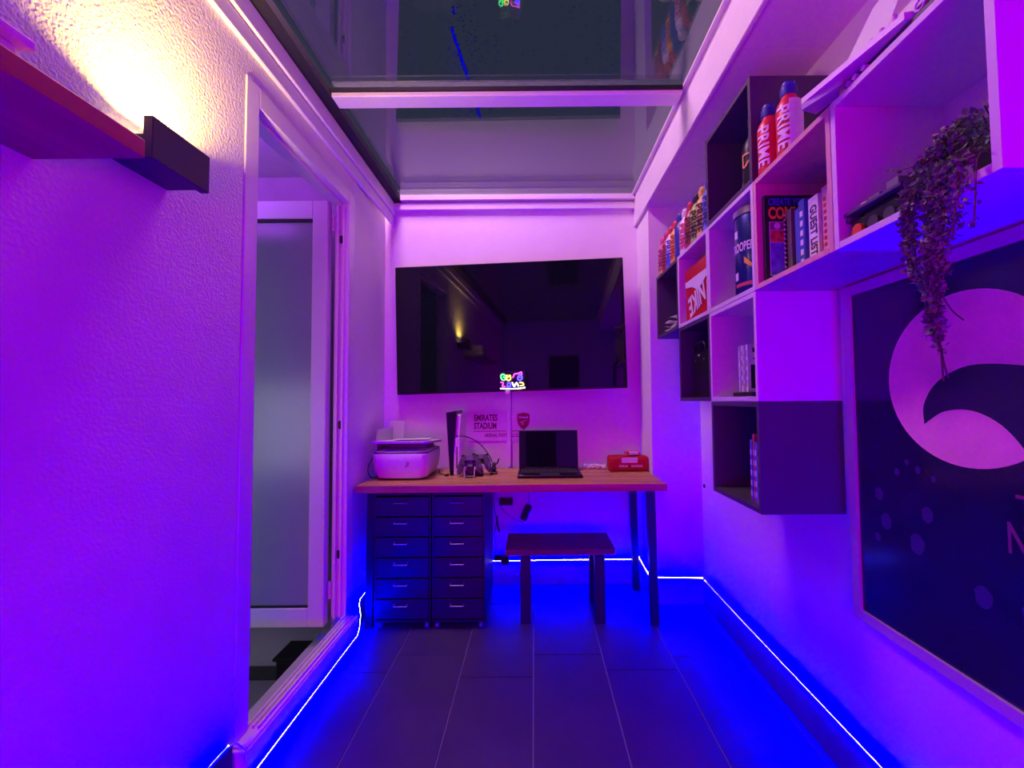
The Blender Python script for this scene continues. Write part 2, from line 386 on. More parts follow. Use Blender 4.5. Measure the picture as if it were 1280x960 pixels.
for v in cl2.verts: v.co += Vector((random.uniform(-.006, .006), random.uniform(-.006, .006), random.uniform(-.004, .006) if v.co.z > 1.72 else 0))
tag(obj('folded_blanket', cl2, mat('beige fleece', (.62, .48, .46), .9, bump=.5, bscale=90), smooth=True), 'beige folded blanket lying on top of the white tub', 'blanket')

# ------------------------------------------------------------------ television, neon sign, trunking
tv = thing('television', 'large flat black television hanging slightly askew on the back wall', 'television', (-.155, 2.60, 1.628), (0, R(-1.25), R(-2.6)))
W2, H2 = .722, .4075
bm = abox(B(), -W2, W2, -.004, .012, -H2, H2, .002); abox(bm, -W2+.12, W2-.12, .012, .036, -H2+.02, H2-.12, .006)
obj('casing', bm, m_blackp, tv, world=False)
obj('screen', abox(B(), -W2+.006, W2-.006, -.0055, -.0041, -H2+.012, H2-.006), m_screen, tv, world=False)
obj('wall_mount', abox(B(), -.15, .15, .0365, .068, -.1, .1, .003), m_black, tv, world=False)
ns = thing('neon_sign', 'small multicoloured neon sign at the bottom edge of the television', 'neon sign', (-.128, 2.545, 1.222))
obj('backing', abox(B(), -.215, -.04, 2.560, 2.564, 1.228, 1.345, .001), glossglass('clear acrylic', 1.4, (.9, .9, .95)), ns)
def neon(pts, col, s=5, r=.0034): obj('neon_tube', tube(B(), [( -.128+a, 2.553, 1.286+b) for a, b in spline([(a, b, 0) for a, b in pts], 5) and [(v.x, v.y) for v in spline([(a, b, 0) for a, b in pts], 5)]], r, 6), emis('neon', col, s), ns)
GR, YE, PK, BL, WH = (.1, 1, .2), (1, .75, .08), (1, .05, .55), (.05, .03, 1), (1, .85, .95)
neon([(-.048, .030), (-.066, .040), (-.078, .028), (-.072, .008), (-.055, .004), (-.052, .020), (-.064, .022)], GR)
neon([(-.040, .036), (-.042, .008), (-.028, .002), (-.018, .014), (-.024, .034), (-.034, .020)], YE)
neon([(-.004, .018), (.006, .040), (.030, .044), (.048, .052), (.050, .036)], PK)
neon([(.030, .030), (.044, .034), (.052, .018), (.042, .002), (.028, .008), (.028, .024), (.042, .020)], BL, 7, .005)
neon([(-.080, -.010), (-.064, -.012), (-.068, -.034), (-.050, -.036)], PK)
neon([(-.040, -.016), (-.022, -.014), (-.020, -.034), (-.036, -.038), (-.038, -.022)], BL, 7, .005)
neon([(-.008, -.010), (.004, -.036), (.018, -.012), (.030, -.036)], WH)
neon([(.036, -.012), (.056, -.014), (.060, -.028), (.040, -.032)], YE)
neon([(-.082, -.048), (-.02, -.050), (.04, -.048), (.072, -.042)], WH, 4)
obj('plug', abox(B(), -.178, -.150, 2.553, 2.566, 1.205, 1.2275, .002), m_white, ns)
tr = thing('cable_trunking', 'white cable trunking running down the wall from television to desk', 'cable cover', (-.165, 2.685, .74))
obj('cover', abox(B(), -.178, -.152, 2.676, 2.6895, .737, 1.235, .003), m_white, tr)
obj('cable', tube(B(), [(-.149, 2.686, 1.22), (-.148, 2.686, 1.0), (-.149, 2.686, .74)], .0022), m_grey, tr)
# football ground plaque
pq = thing('stadium_plaque', 'white wall plaque with dark red football stadium lettering and shield crest', 'sign', (-.2, 2.688, .93))
yb = 2.6895
obj('plate', (lambda b: [abox(b, -.42, -.180, 2.6845, yb, .905, 1.088, .001), abox(b, -.150, -.002, 2.6845, yb, .905, 1.088, .001)][0])(B()), m_white, pq)
text('lettering', 'EMIRATES', .056, FACE_CAM((-.391, 2.6838, 1.052)), m_dred, pq, .0020, align='LEFT', sx=.62)
text('lettering', 'STADIUM', .056, FACE_CAM((-.391, 2.6838, 1.000)), m_dred, pq, .0020, align='LEFT', sx=.62)
bm = abox(B(), -.391, -.185, 2.6835, 2.6845, .966, .970); abox(bm, -.149, -.03, 2.6835, 2.6845, .966, .970); obj('rule', bm, m_dred, pq)
text('lettering', 'ARSENAL FOOT', .030, FACE_CAM((-.322, 2.6838, .940)), m_dred, pq, .0008, align='LEFT', sx=.66)
text('lettering', 'LL CLUB', .030, FACE_CAM((-.149, 2.6838, .940)), m_dred, pq, .0008, align='LEFT', sx=.66)
shp = [(-.040, .046), (-.028, .05), (0, .056), (.028, .05), (.040, .046), (.040, .0), (.034, -.022), (.018, -.042), (0, -.056), (-.018, -.042), (-.034, -.022), (-.040, 0)]
C = (-.072, 2.6845, 1.030)
obj('crest', prism(B(), shp, FACE_CAM(C), .002), mat('crest red', (.42, .012, .05), .5), pq)
bm = prism(B(), [(a*.86, b*.86) for a, b in shp], FACE_CAM((C[0], C[1]-.002, C[2])), .0006); obj('crest_field', bm, mat('crest wine', (.30, .01, .035), .5), pq)
text('crest_lettering', 'Arsenal', .021, FACE_CAM((C[0], C[1]-.0028, C[2]+.026)), m_white, pq, .0006, sx=.9)
bm = prism(B(), [(-.026, -.002), (.020, .010), (.024, .004), (-.018, -.010)], FACE_CAM((C[0], C[1]-.0028, C[2])), .0006); acyl(bm, (C[0]-.006, C[1]-.0028, C[2]-.014), (C[0]-.006, C[1]-.0034, C[2]-.014), .010, n=14)
obj('crest_cannon', bm, mat('crest pink gold', (.62, .22, .22), .5), pq)

# ------------------------------------------------------------------ desk
HD = .735
dk = thing('desk', 'long oak topped desk on black steel legs against the back wall', 'desk', (-.12, 2.40, 0))
yb0, yb1, nb = 2.135, 2.672, 5
for i in range(nb):
    a = yb0+(yb1-yb0)*i/nb; b = yb0+(yb1-yb0)*(i+1)/nb
    obj('board', abox(B(), -.915, .672, a+.0002, b-.0002, HD-.037, HD, .0012), m_desk, dk)
for xs in (-.865, .615):
    for y0 in (2.205, 2.605):
        xt = xs - .012*(1 if xs > 0 else -1)
        t = B(); abox(t, -.02, .02, -.02, .02, 0, HD-.043, .002)
        for v in t.verts: v.co.x += xs+(xt-xs)*v.co.z/HD; v.co.y += y0+(-.010 if y0 < 2.4 else .0)*0
        obj('leg', t, m_black, dk)
    obj('leg_rail', abox(B(), xs-.022, xs+.022, 2.19, 2.62, HD-.0425, HD-.0375), m_black, dk)
# drawer units
def drawer_unit(x0, x1, y0, y1, label):
    u = thing('drawer_unit', label, 'drawer cabinet', ((x0+x1)/2, (y0+y1)/2, 0), group='black drawer units under the desk')
    H0, H1 = .035, .690
    bm = abox(B(), x0, x0+.008, y0+.004, y1, H0, H1); abox(bm, x1-.008, x1, y0+.004, y1, H0, H1); abox(bm, x0, x1, y1-.008, y1, H0, H1)
    abox(bm, x0, x1, y0+.004, y1, H1-.012, H1, .002); abox(bm, x0, x1, y0+.004, y1, H0, H0+.012, .002)
    obj('body', bm, m_black, u)
    n = 6; st = (H1-.016-H0-.016)/n
    for i in range(n):
        a = H0+.016+st*i
        d = obj('drawer', (lambda b: [abox(b, x0+.010, x1-.010, y0, y0+.012, a+.003, a+st-.003, .0015), abox(b, x0+.02, x1-.02, y0+.012, y1-.03, a+.006, a+st*.6)][0])(B()), m_black, u)
        cx = (x0+x1)/2 - .005; hz = a+st*.70
        h = tube(B(), [(cx-.034, y0, hz+.006), (cx-.034, y0-.016, hz), (cx+.034, y0-.016, hz), (cx+.034, y0, hz+.006)], .0026, 6)
        obj('handle', h, m_chrome, d)
    for a in (x0+.022, x1-.022):
        for b in (y0+.028, y1-.03):
            w = acyl(B(), (a-.009, b, .0145), (a+.009, b, .0145), .0145, n=14); abox(w, a-.004, a+.004, b-.005, b+.005, .02, H0)
            obj('caster', w, m_grey, u, smooth=True)
drawer_unit(-.830, -.540, 2.165, 2.585, 'left black metal six drawer unit on casters under the desk')
drawer_unit(-.532, -.262, 2.165, 2.585, 'right black metal six drawer unit on casters, next to the bench')
# bench
bn = thing('bench', 'low bench with brown wooden top and black steel legs under desk', 'bench', (.135, 2.33, 0))
obj('seat', abox(B(), -.160, .418, 2.205, 2.475, .352, .385, .003), m_bench, bn)
for xs in (-.055, .335):
    for y0 in (2.225, 2.445):
        obj('leg', abox(B(), xs-.027, xs+.027, y0-.013, y0+.013, 0, .346, .002), m_black, bn)
    obj('leg_rail', abox(B(), xs-.027, xs+.027, 2.239, 2.431, .330, .3515), m_black, bn)
    obj('foot_rail', abox(B(), xs-.022, xs+.022, 2.239, 2.431, 0.0005, .014), m_black, bn)

# ------------------------------------------------------------------ things on the desk
D = HD
# printer
pr = thing('printer', 'white inkjet printer with rounded front at the desk left end', 'printer', (-.74, 2.42, D))
def rrect(w, d, r, n=5):
    out = []
    for cx, cy, a0 in ((w/2-r, d/2-r, 0), (-w/2+r, d/2-r, 90), (-w/2+r, -d/2+r, 180), (w/2-r, -d/2+r, 270)):
        for k in range(n+1):
            a = R(a0+90*k/n); out.append((cx+r*math.cos(a), cy+r*math.sin(a)))
    return out
def loft(bm, layers):
    rings = [[bm.verts.new(p) for p in L] for L in layers]
    for a, b in zip(rings, rings[1:]):
        for k in range(len(a)): bm.faces.new((a[k], a[(k+1) % len(a)], b[(k+1) % len(a)], b[k]))
    bm.faces.new(rings[0][::-1]); bm.faces.new(rings[-1]); return bm
PC = (-.735, 2.435)
def PL(w, d, z, r=.05, dy=0, tilt=0): return [(PC[0]+a, PC[1]+b+dy, D+z+tilt*(b/(d))) for a, b in rrect(w, d, r)]
bm = loft(B(), [PL(.22, .24, .0008), PL(.27, .31, .012), PL(.295, .335, .05), PL(.305, .345, .10), PL(.31, .35, .138, .05), PL(.30, .34, .146, .05)])
obj('body', bm, m_white, pr, smooth=True)
bm = loft(B(), [PL(.302, .342, .1462, .045), PL(.302, .342, .152, .045)]); obj('seam', bm, m_dgrey, pr)
bm = loft(B(), [PL(.30, .33, .1522, .045), PL(.28, .31, .158, .045)]); obj('scan_bed', bm, m_white, pr)
bm = loft(B(), [[(x, y, z) for x, y, z in PL(.23, .19, .1582, .02, .06)], PL(.23, .19, .182, .02, .06)]); obj('inner_block', bm, m_grey, pr)
bm = loft(B(), [PL(.315, .345, .190, .03, .0, -.022), PL(.318, .348, .202, .03, .0, -.022)]); obj('lid', bm, m_white, pr)
bm = B(); abox(bm, -.10, .10, -.12, .13, 0, .0015, M=Matrix.Translation((PC[0]+.02, PC[1]+.015, D+.2075)) @ Matrix.Rotation(R(9), 4, 'Z') @ Matrix.Rotation(R(-3.6), 4, 'X')); obj('paper', bm, m_cream, pr)
bm = B(); tube(bm, [(-.690, 2.2555, D+.104), (-.698, 2.2555, D+.072)], .0022); tube(bm, [(-.682, 2.2555, D+.098), (-.687, 2.2555, D+.078)], .0022); obj('logo', bm, m_dgrey, pr)
bm = B(); abox(bm, -.140, -.050, 0, .004, 0, .185, .002, M=Matrix.Translation((-.775, 2.615, D+.12)) @ Matrix.Rotation(R(-8), 4, 'X')); obj('paper_support', bm, mat('pale lilac plastic', (.62, .60, .70), .3), pr)
ps = B(); abox(ps, -.003, .003, -.13, .13, 0, .16, .001, M=Matrix.Translation((-.903, 2.50, D+.11)) @ Matrix.Rotation(R(3), 4, 'Y')); obj('side_guide', ps, mat('clear lilac plastic', (.55, .52, .66), .3), pr)
tag(obj('printer_cable', tube(B(), spline([(-.893, 2.30, D+.12), (-.905, 2.27, D+.07), (-.903, 2.28, D+.03), (-.890, 2.30, D+.012), (-.896, 2.42, D+.004), (-.90, 2.55, D+.004)], 6), .0028), m_blackp), 'thin black cable looping down beside the printer left side', 'cable')
# console
gc = thing('game_console', 'slim upright white and black game console beside the printer', 'game console', (-.455, 2.50, D))
M0 = Matrix.Translation((-.482, 2.50, D))
bm = B(); prism(bm, [(-.030, .362), (.032, .372), (.004, .002), (-.008, .002)], frame((-.482, 2.60, D), (1, 0, 0), (0, 0, 1)), .19); obj('core', bm, m_blackp, gc)
def plate(sgn, xt, xb, yn):
    bm = B(); prism(bm, [(xb, 0.001), (xb+sgn*.007, 0.001), (xt+sgn*.007, .358), (xt, .350)], frame((-.482, 2.625, D), (1, 0, 0), (0, 0, 1)), 2.625-yn); return bm
obj('side_plate', plate(1, .050, .020, 2.415), m_white, gc, smooth=False)
bm = B(); abox(bm, -.470, -.432, 2.425, 2.62, D+.001, D+.350, .010, seg=3); obj('side_plate', bm, m_white, gc)
bm = B(); abox(bm, -.4315, -.424, 2.418, 2.60, D+.001, D+.215, .004); abox(bm, -.470, -.4325, 2.414, 2.43, D+.001, D+.215, .006, seg=2); obj('drive_cover', bm, m_white, gc)
obj('disc_slot', abox(B(), -.4535, -.4475, 2.4125, 2.4155, D+.04, D+.165, .001), m_blackp, gc)
# controllers on a charging stand
st = thing('charging_stand', 'dark charging stand with two white ribs holding the game controllers', 'stand', (-.36, 2.42, D))
bm = abox(B(), -.395, -.335, 2.33, 2.45, D+.0005, D+.012, .004); abox(bm, -.383, -.347, 2.355, 2.385, D+.012, D+.068, .006); abox(bm, -.40, -.30, 2.40, 2.44, D+.0005, D+.03, .004); obj('base', bm, m_dgrey, st)
for sx, tl in ((-.391, 3), (-.339, -3)):
    b = B(); abox(b, -.0022, .0022, -.012, .012, 0, .058, .001, M=Matrix.Translation((sx, 2.335, D+.0005)) @ Matrix.Rotation(R(-tl), 4, 'Y')); obj('rib', b, m_white, st)
def controller(cx, cy, cz, rz, label, m, sc=1):
    c = thing('game_controller', label, 'game controller', (cx, cy, cz), (R(-15), 0, R(rz)), group='game controllers on the stand')
    bm = B()
    prof = [(-.047, .034), (-.030, .042), (.030, .042), (.047, .034), (.060, .010), (.074, -.045), (.070, -.060), (.058, -.062), (.046, -.045), (.034, -.020), (.020, -.012), (-.020, -.012), (-.034, -.020), (-.046, -.045), (-.058, -.062), (-.070, -.060), (-.074, -.045), (-.060, .010)]
    pf = [(a*sc, b*sc) for a, b in prof]
    layers = []
    for dep, s in ((.0, .90), (-.008, 1.0), (-.022, 1.0), (-.032, .90)):
        layers.append([(a*s, dep, b*s) for a, b in pf])
    loft(bm, layers); obj('shell', bm, m, c, world=False, smooth=True)
    for sx in (-1, 1):
        s = B(); acyl(s, (sx*.022, -.032, .004), (sx*.022, -.040, .004), .006, n=10); acyl(s, (sx*.022, -.040, .004), (sx*.022, -.044, .004), .009, n=12)
        obj('thumb_stick', s, m_blackp, c, world=False)
        h = B(); asph(h, (sx*.060, -.026, -.030), .016, 10, (.7, .6, 1.7)); obj('grip', h, m, c, world=False, smooth=True)
        b = B(); abox(b, sx*.030, sx*.048, -.024, -.004, .036, .046, .003); obj('shoulder_button', b, m_blackp, c, world=False)
    t = B(); abox(t, -.021, .021, -.036, -.031, .012, .036, .003); obj('touch_pad', t, m_grey, c, world=False)
m_ctl = mat('grey camouflage shell', (.085, .085, .10), .4, var=.6, vscale=40)
controller(-.372, 2.400, D+.070, 6, 'left grey patterned game controller on the stand beside the console', m_ctl, 1)
controller(-.318, 2.450, D+.072, -8, 'right grey game controller, behind and overlapping the left one', m_ctl, .98)
hp = thing('small_figure', 'small dark ornament on the desk right of the game controllers', 'ornament', (-.235, 2.50, D))
bm = abox(B(), -.262, -.222, 2.44, 2.50, D+.0005, D+.012, .004); obj('base', bm, m_blackp, hp)
bm = B(); lathe(bm, [(.010, .012), (.016, .03), (.010, .045), (.013, .055), (.006, .066)], (-.242, 2.47, D), 10); obj('body', bm, m_dgrey, hp)
bm = tube(B(), spline([(-.238, 2.47, D+.05), (-.222, 2.465, D+.062), (-.212, 2.465, D+.088)], 4), .004); obj('horn', bm, m_blackp, hp)
tag(obj('charging_cable', tube(B(), spline([(-.459, 2.422, D+.225), (-.40, 2.425, D+.222), (-.33, 2.44, D+.185), (-.275, 2.45, D+.12), (-.252, 2.462, D+.070)], 8), .0028), m_blackp), 'black cable arching from the console over the controllers', 'cable')
bm = tube(B(), spline([(-.50, 2.40, D+.005), (-.56, 2.47, D+.004), (-.60, 2.62, D+.004)], 6), .0025); abox(bm, -.515, -.495, 2.385, 2.415, D+.0005, D+.012, .002)
tag(obj('power_cable', bm, m_blackp), 'short black plug lead lying between printer and console', 'cable')
# laptop
lt = thing('laptop', 'open black laptop with dark screen standing on the desk', 'laptop', (.075, 2.41, D))
M = Matrix.Translation((.083, 2.300, D+.0005)) @ Matrix.Rotation(R(0), 4, 'Z')
t = B(); abox(t, -.180, .180, 0, .245, 0, .016, .003, M=M); obj('base', t, m_blackp, lt)
t = B()
for r_ in range(6):
    for c_ in range(16): abox(t, -.165+c_*.0208, -.165+c_*.0208+.0178, .085+r_*.0215, .085+r_*.0215+.018, .016, .0182, M=M)
k_ = obj('keyboard', t, m_dgrey, lt)
t = B(); abox(t, -.055, .055, .012, .072, .016, .0166, M=M); obj('touch_pad', t, m_dgrey, lt)
t = B(); abox(t, -.172, -.150, .012, .022, .016, .0164, M=M); obj('sticker', t, m_white, lt)
ML = Matrix.Translation((.083, 2.545, D+.014)) @ Matrix.Rotation(R(-8), 4, 'X')
t = B(); abox(t, -.180, .180, 0, .007, 0, .232, .003, M=ML); obj('lid', t, m_blackp, lt)
t = B(); abox(t, -.173, .173, -.0008, 0, .012, .224, M=ML); obj('screen', t, m_screen, lt)
t = B(); acyl(t, (-.06, 2.543, D+.016), (.22, 2.543, D+.016), .006); obj('hinge', t, m_blackp, lt)
# crumpled wrapper
t = B()
for i in range(9): asph(t, (.315+i*.0145, 2.60+random.uniform(-.012, .012), D+.0165+random.uniform(-.002, .002)), .014, 7, (.9, .8, 1.0+random.uniform(-.2, .1)))
for v in t.verts: v.co += Vector([random.uniform(-.004, .004) for _ in range(3)]); v.co.z = max(v.co.z, D+.0005)
tag(obj('crumpled_paper', t, m_cream), 'crumpled white paper strip at the wall between laptop and red case', 'paper')
# red case
rc = thing('red_case', 'small red zipped canvas case with a blank white label', 'case', (.56, 2.55, D))
Mr = Matrix.Translation((.560, 2.535, D+.0008))
t = B(); abox(t, -.118, .118, -.045, .055, 0, .098, .018, M=Mr, seg=3)
for v in t.verts:
    if v.co.z > D+.07 and v.co.x < .50: v.co.z -= .012
    if v.co.z > D+.07 and v.co.x > .63: v.co.z -= .008
obj('body', t, m_redf, rc, smooth=True)
t = B(); abox(t, -.012, .070, -.035, .045, .0985, .113, .006, M=Mr, seg=2); obj('top_flap', t, m_red, rc)
t = B(); abox(t, .004, .058, -.036, -.015, .1, .1145, .002, M=Mr); obj('top_label', t, m_cream, rc)
t = B(); abox(t, -.044, .050, -.0475, -.0455, .052, .082, .0008, M=Mr); obj('front_label', t, m_cream, rc)
t = B(); random.seed(3)
xx = -.060
while xx < .070:
    w = random.uniform(.006, .010)
    if abs(xx+.002) > .006: abox(t, xx, xx+w, -.0472, -.0458, .027, .040, M=Mr)
    xx += w+.003
obj('front_print', t, mat('pale red print', (.75, .45, .48), .6), rc)
t = B(); tube(t, [Mr @ Vector(p) for p in spline([(-.116, -.02, .03), (-.122, -.02, .085), (-.105, -.02, .094), (-.01, -.02, .096)], 5)], .003); obj('zip_edge', t, m_red, rc)
# ------------------------------------------------------------------ under the desk
tag(obj('power_supply', abox(B(), -.225, -.143, 2.640, 2.6895, .505, .545, .004), m_blackp), 'black power adapter fixed high on the wall under the desk', 'adapter')
t = thing('plug_bank', 'black plug bank on the wall low behind the bench', 'plug bank', (-.21, 2.66, .15))
obj('body', abox(B(), -.262, -.165, 2.635, 2.6755, .165, .195, .003), m_blackp, t); obj('plug', abox(B(), -.215, -.165, 2.60, 2.6345, .150, .200, .006), m_blackp, t)
tag(obj('hanging_adapter', abox(B(), -.022, .020, -.012, .012, -.05, .05, .006), m_blackp, None, world=False), 'small black adapter hanging at a tilt under the desk', 'adapter')
o = bpy.data.objects['hanging_adapter']; o.location = (-.058, 2.66, .455); o.rotation_euler = (0, R(24), 0)
t = B(); tube(t, spline([(-.255, 2.683, .69), (-.250, 2.683, .56), (-.20, 2.683, .46), (-.12, 2.683, .40), (-.06, 2.683, .402), (-.045, 2.675, .47), (-.040, 2.683, .60), (-.045, 2.683, .695)], 8), .0022)
tag(obj('drooping_cable', t, m_grey), 'grey cable drooping in a loop under the desk', 'cable')
t = B(); tube(t, spline([(-.262, 2.684, .69), (-.265, 2.684, .50), (-.248, 2.684, .40), (-.262, 2.684, .30), (-.235, 2.672, .20)], 8), .0026)
tag(obj('vertical_cable', t, m_dgrey), 'dark cable running down the wall beside the drawer units', 'cable')
t = B(); tube(t, spline([(-.248, 2.684, .43), (-.240, 2.680, .37), (-.230, 2.684, .33)], 6), .006)
tag(obj('cable_clip', t, m_blackp), 'thick black cable joint on the wall under the desk', 'cable')
tag(obj('dangling_tag', abox(B(), -.127, -.107, 2.6745, 2.676, .060, .068), m_cream), 'tiny white tag on the skirting beneath the bench', 'tag')
t = acyl(B(), (XR-.004, 2.0, .67), (XR-.0002, 2.0, .67), .012, n=14); tag(obj('wall_plug_hole', t, m_blackp), 'small round dark plug in the right wall beside the desk', 'wall plug')
bpy.data.objects['wall_plug_hole'].location.y = 2.385

# ------------------------------------------------------------------ box shelves on the right wall
YS = [2.35, 2.0, 1.65, 1.30, .955, .605]
HS = [.805, 1.155, 1.505, 1.855, 2.205]
XF = .70; T = .016
def cube_shelf(c, r, m, label):
    y1, y0 = YS[c]-.0008, YS[c+1]+.0008; h0, h1 = HS[r]+.0008, HS[r+1]-.0008
    u = thing('box_shelf', label, 'box shelf', (.83, (y0+y1)/2, h0), group='square box shelves on the right wall')
    obj('side_panel', abox(B(), XF, XR-.0005, y0, y0+T, h0, h1, .0008), m, u)
    obj('side_panel', abox(B(), XF, XR-.0005, y1-T, y1, h0, h1, .0008), m, u)
    obj('bottom_panel', abox(B(), XF, XR-.0005, y0+T, y1-T, h0, h0+T, .0008), m, u)
    obj('top_panel', abox(B(), XF, XR-.0005, y0+T, y1-T, h1-T, h1, .0008), m, u)
    obj('back_panel', abox(B(), XR-.008, XR-.0006, y0+T, y1-T, h0+T, h1-T), m, u)
cube_shelf(0, 2, m_boxd, 'far dark box shelf holding crumpled papers, under the far bottles')
cube_shelf(1, 2, m_boxw, 'white box shelf holding the red shoe box')
cube_shelf(1, 1, m_boxd, 'dark box shelf holding the black bag, below the shoe box')
cube_shelf(2, 2, m_boxw, 'white box shelf holding the tall blue tin')
cube_shelf(2, 1, m_boxw, 'white box shelf holding game cases on a black tray')
cube_shelf(2, 0, m_boxd, 'lowest dark box shelf holding a few thin books')
cube_shelf(2, 3, m_boxd, 'highest dark box shelf holding a black bottle')
cube_shelf(3, 2, m_boxp, 'pinkish wooden box shelf holding comic and guest list books')
cube_shelf(4, 2, m_boxw, 'nearest white box shelf holding the trailing plant and dark model')
# bottles
PROF = [(.026, 0), (.033, .003), (.0335, .02), (.0325, .06), (.0335, .10), (.0335, .142), (.030, .158), (.020, .174), (.019, .180)]
def bottle(x, y, z, cb, cc, label, ct=(.95, .95, .95), s=1.0, a0=198, band=None):
    b = thing('drink_bottle', label, 'bottle', (x, y, z), group='sports drink bottles along the shelf top')
    mb = mat('bottle body', cb, .35, var=.08); mc = mat('bottle cap', cc, .4)
    P = [(r*s, h*s) for r, h in PROF]
    obj('body', lathe(B(), P, (x, y, z+.0005), 24), mb, b, smooth=True)
    obj('cap', lathe(B(), [(.021*s, .180*s), (.022*s, .184*s), (.022*s, .205*s), (.0185*s, .209*s), (.0175*s, .218*s)], (x, y, z+.0005), 20), mc, b, smooth=True)
    if band:
        obj('label_band', lathe(B(), [(.0337*s, .005*s), (.0339*s, .02*s), (.0339*s, .045*s), (.0335*s, .046*s)], (x, y, z+.0005), 24), mat('label band', band, .4), b, smooth=True)
    if ct: text('lettering', 'PRIME', .050*s, Matrix.Translation((x, y, z+.082*s)), mat('label ink', ct, .45), b, .0010, sx=.90, spacing=1.06, wrap=(x, y, .0345*s, R(a0)), ext=.0003)
zt = 1.855
BT = [((.70, .10, .30), (.75, .08, .25), 'farthest pink and yellow drink bottle in the row', (.25, .02, .1), (.8, .5, .1)),
      ((.45, .03, .10), (.55, .03, .12), 'dark red drink bottle second from the back wall', (.2, .01, .03), None),
      ((.75, .75, .9), (.6, .02, .06), 'red, white and blue drink bottle, third in the row', (.05, .05, .5), (.1, .12, .8)),
      ((.95, .50, .05), (.7, .03, .05), 'orange drink bottle with red cap beside the navy one', (.5, .05, .02), None),
      ((.03, .03, .28), (.03, .03, .28), 'plain navy blue drink bottle in the middle of the row', None, None),
      ((.80, .78, .82), (.70, .60, .66), 'white drink bottle with red letters after the navy one', (.65, .03, .12), None),
      ((.55, .04, .08), (.60, .03, .06), 'red drink bottle with dark letters, before the green one', (.10, .01, .02), None),
      ((.42, .80, .10), (.03, .03, .03), 'green drink bottle with a black cap', (.03, .04, .02), None),
      ((.95, .85, .14), (.92, .75, .10), 'yellow drink bottle with yellow cap and black letters', (.02, .02, .02), None),
      ((.20, .28, .85), (.05, .08, .55), 'blue drink bottle against the high dark box shelf', (.03, .03, .15), None)]
for i, (cb, cc, lb, ct, bd) in enumerate(BT):
    bottle(.736, 2.308-.0686*i, zt, cb, cc, lb, ct, 1.0 if i != 4 else 1.04, 205, bd)
bottle(.736, 1.262, zt, (.75, .02, .05), (.03, .03, .25), 'red drink bottle with white letters, against the dark box shelf', (.95, .93, .95), 1.0, 205)
bottle(.745, 1.176, zt, (.75, .02, .05), (.03, .03, .28), 'nearer red and white drink bottle beside its twin', (.95, .93, .95), 1.02, 208)
# white rear of the nearer bottle
b = bpy.data.objects['drink_bottle.011'] if 'drink_bottle.011' in bpy.data.objects else None
t = B(); n = 12; rr = .0347
vs = []
for k in range(n+1):
    a = R(238+100*k/n)
    vs.append([t.verts.new((.745+r2*1.02*math.cos(a), 1.176+r2*1.02*math.sin(a), zt+.0005+h*1.02)) for r2, h in ((.0343, .004), (.0338, .06), (.0346, .10), (.0346, .142), (.0308, .158))])
for a, c in zip(vs, vs[1:]):
    for k in range(4): t.faces.new((a[k], c[k], c[k+1], a[k+1]))
obj('side_label', t, m_cream, b, smooth=True)
# black bottle in highest dark box
hb = HS[3]+T+.0012
t = thing('dark_bottle', 'black bottle with pale marks inside the highest dark box shelf', 'bottle', (.745, 1.375, hb))
obj('body', lathe(B(), [(.030, 0), (.034, .01), (.034, .13), (.028, .155), (.014, .18), (.013, .215), (.016, .22), (.016, .238)], (.745, 1.375, hb), 20), m_blackp, t, smooth=True)
text('lettering', 'LS', .055, Matrix.Translation((.745, 1.375, hb+.09)), m_gold, t, .0008, wrap=(.745, 1.375, .035, R(205)))
t = B(); abox(t, -.045, .045, 0, .003, 0, .085, M=Matrix.Translation((.762, 1.42, hb+.0005)) @ Matrix.Rotation(R(-65), 4, 'Z') @ Matrix.Rotation(R(-10), 4, 'X'))
tag(obj('small_card', t, m_grey), 'small grey card leaning by the black bottle', 'card')
# blue tin
hb = HS[2]+T+.0012
tx, ty, trd = .775, 1.415, .074
tn = thing('storage_tin', 'tall dark blue tin with trooper lettering and gold stripe', 'tin', (tx, ty, hb))
m_tin = mat('dark blue printed metal', (.025, .03, .20), .22, metal=.5)
obj('body', lathe(B(), [(trd-.002, 0), (trd, .004), (trd, .262), (trd-.002, .266)], (tx, ty, hb), 32), m_tin, tn, smooth=True)
obj('lid', lathe(B(), [(trd+.002, .266), (trd+.003, .270), (trd+.003, .288), (trd-.004, .293)], (tx, ty, hb), 32), mat('dull tin lid', (.30, .26, .36), .3, metal=.8), tn, smooth=True)
def wrapquad(bm, poly, cx, cy, r, a0, z0):
    t = bmesh.new(); vs = [t.verts.new((cx+r*math.cos(R(a0)+u/r), cy+r*math.sin(R(a0)+u/r), z0+v)) for u, v in poly]; t.faces.new(vs); merge(bm, t)
def wraptext(s, size, z, a0, m, parent, sx=1):
    c = bpy.data.curves.new('t', 'FONT'); c.body = s; c.size = size; c.extrude = .0003; c.offset = .001; c.align_x = 'CENTER'; c.align_y = 'CENTER'; c.resolution_u = 3
    o = bpy.data.objects.new('t', c); COL.objects.link(o); bpy.context.view_layer.update()
    me = bpy.data.meshes.new_from_object(o.evaluated_get(bpy.context.evaluated_depsgraph_get())); bpy.data.objects.remove(o); me.materials.clear(); slice_mesh(me, 0, .004, .12)
    for v in me.vertices:
        a = R(a0)+v.co.x*sx/trd; rr = trd+v.co.z+.0008; v.co = Vector((tx+rr*math.cos(a), ty+rr*math.sin(a), z+v.co.y))
    return link('lettering', me, m, parent)
wraptext('TROOPER', .042, hb+.155, 196, m_cream, tn, .50)
bm = B()
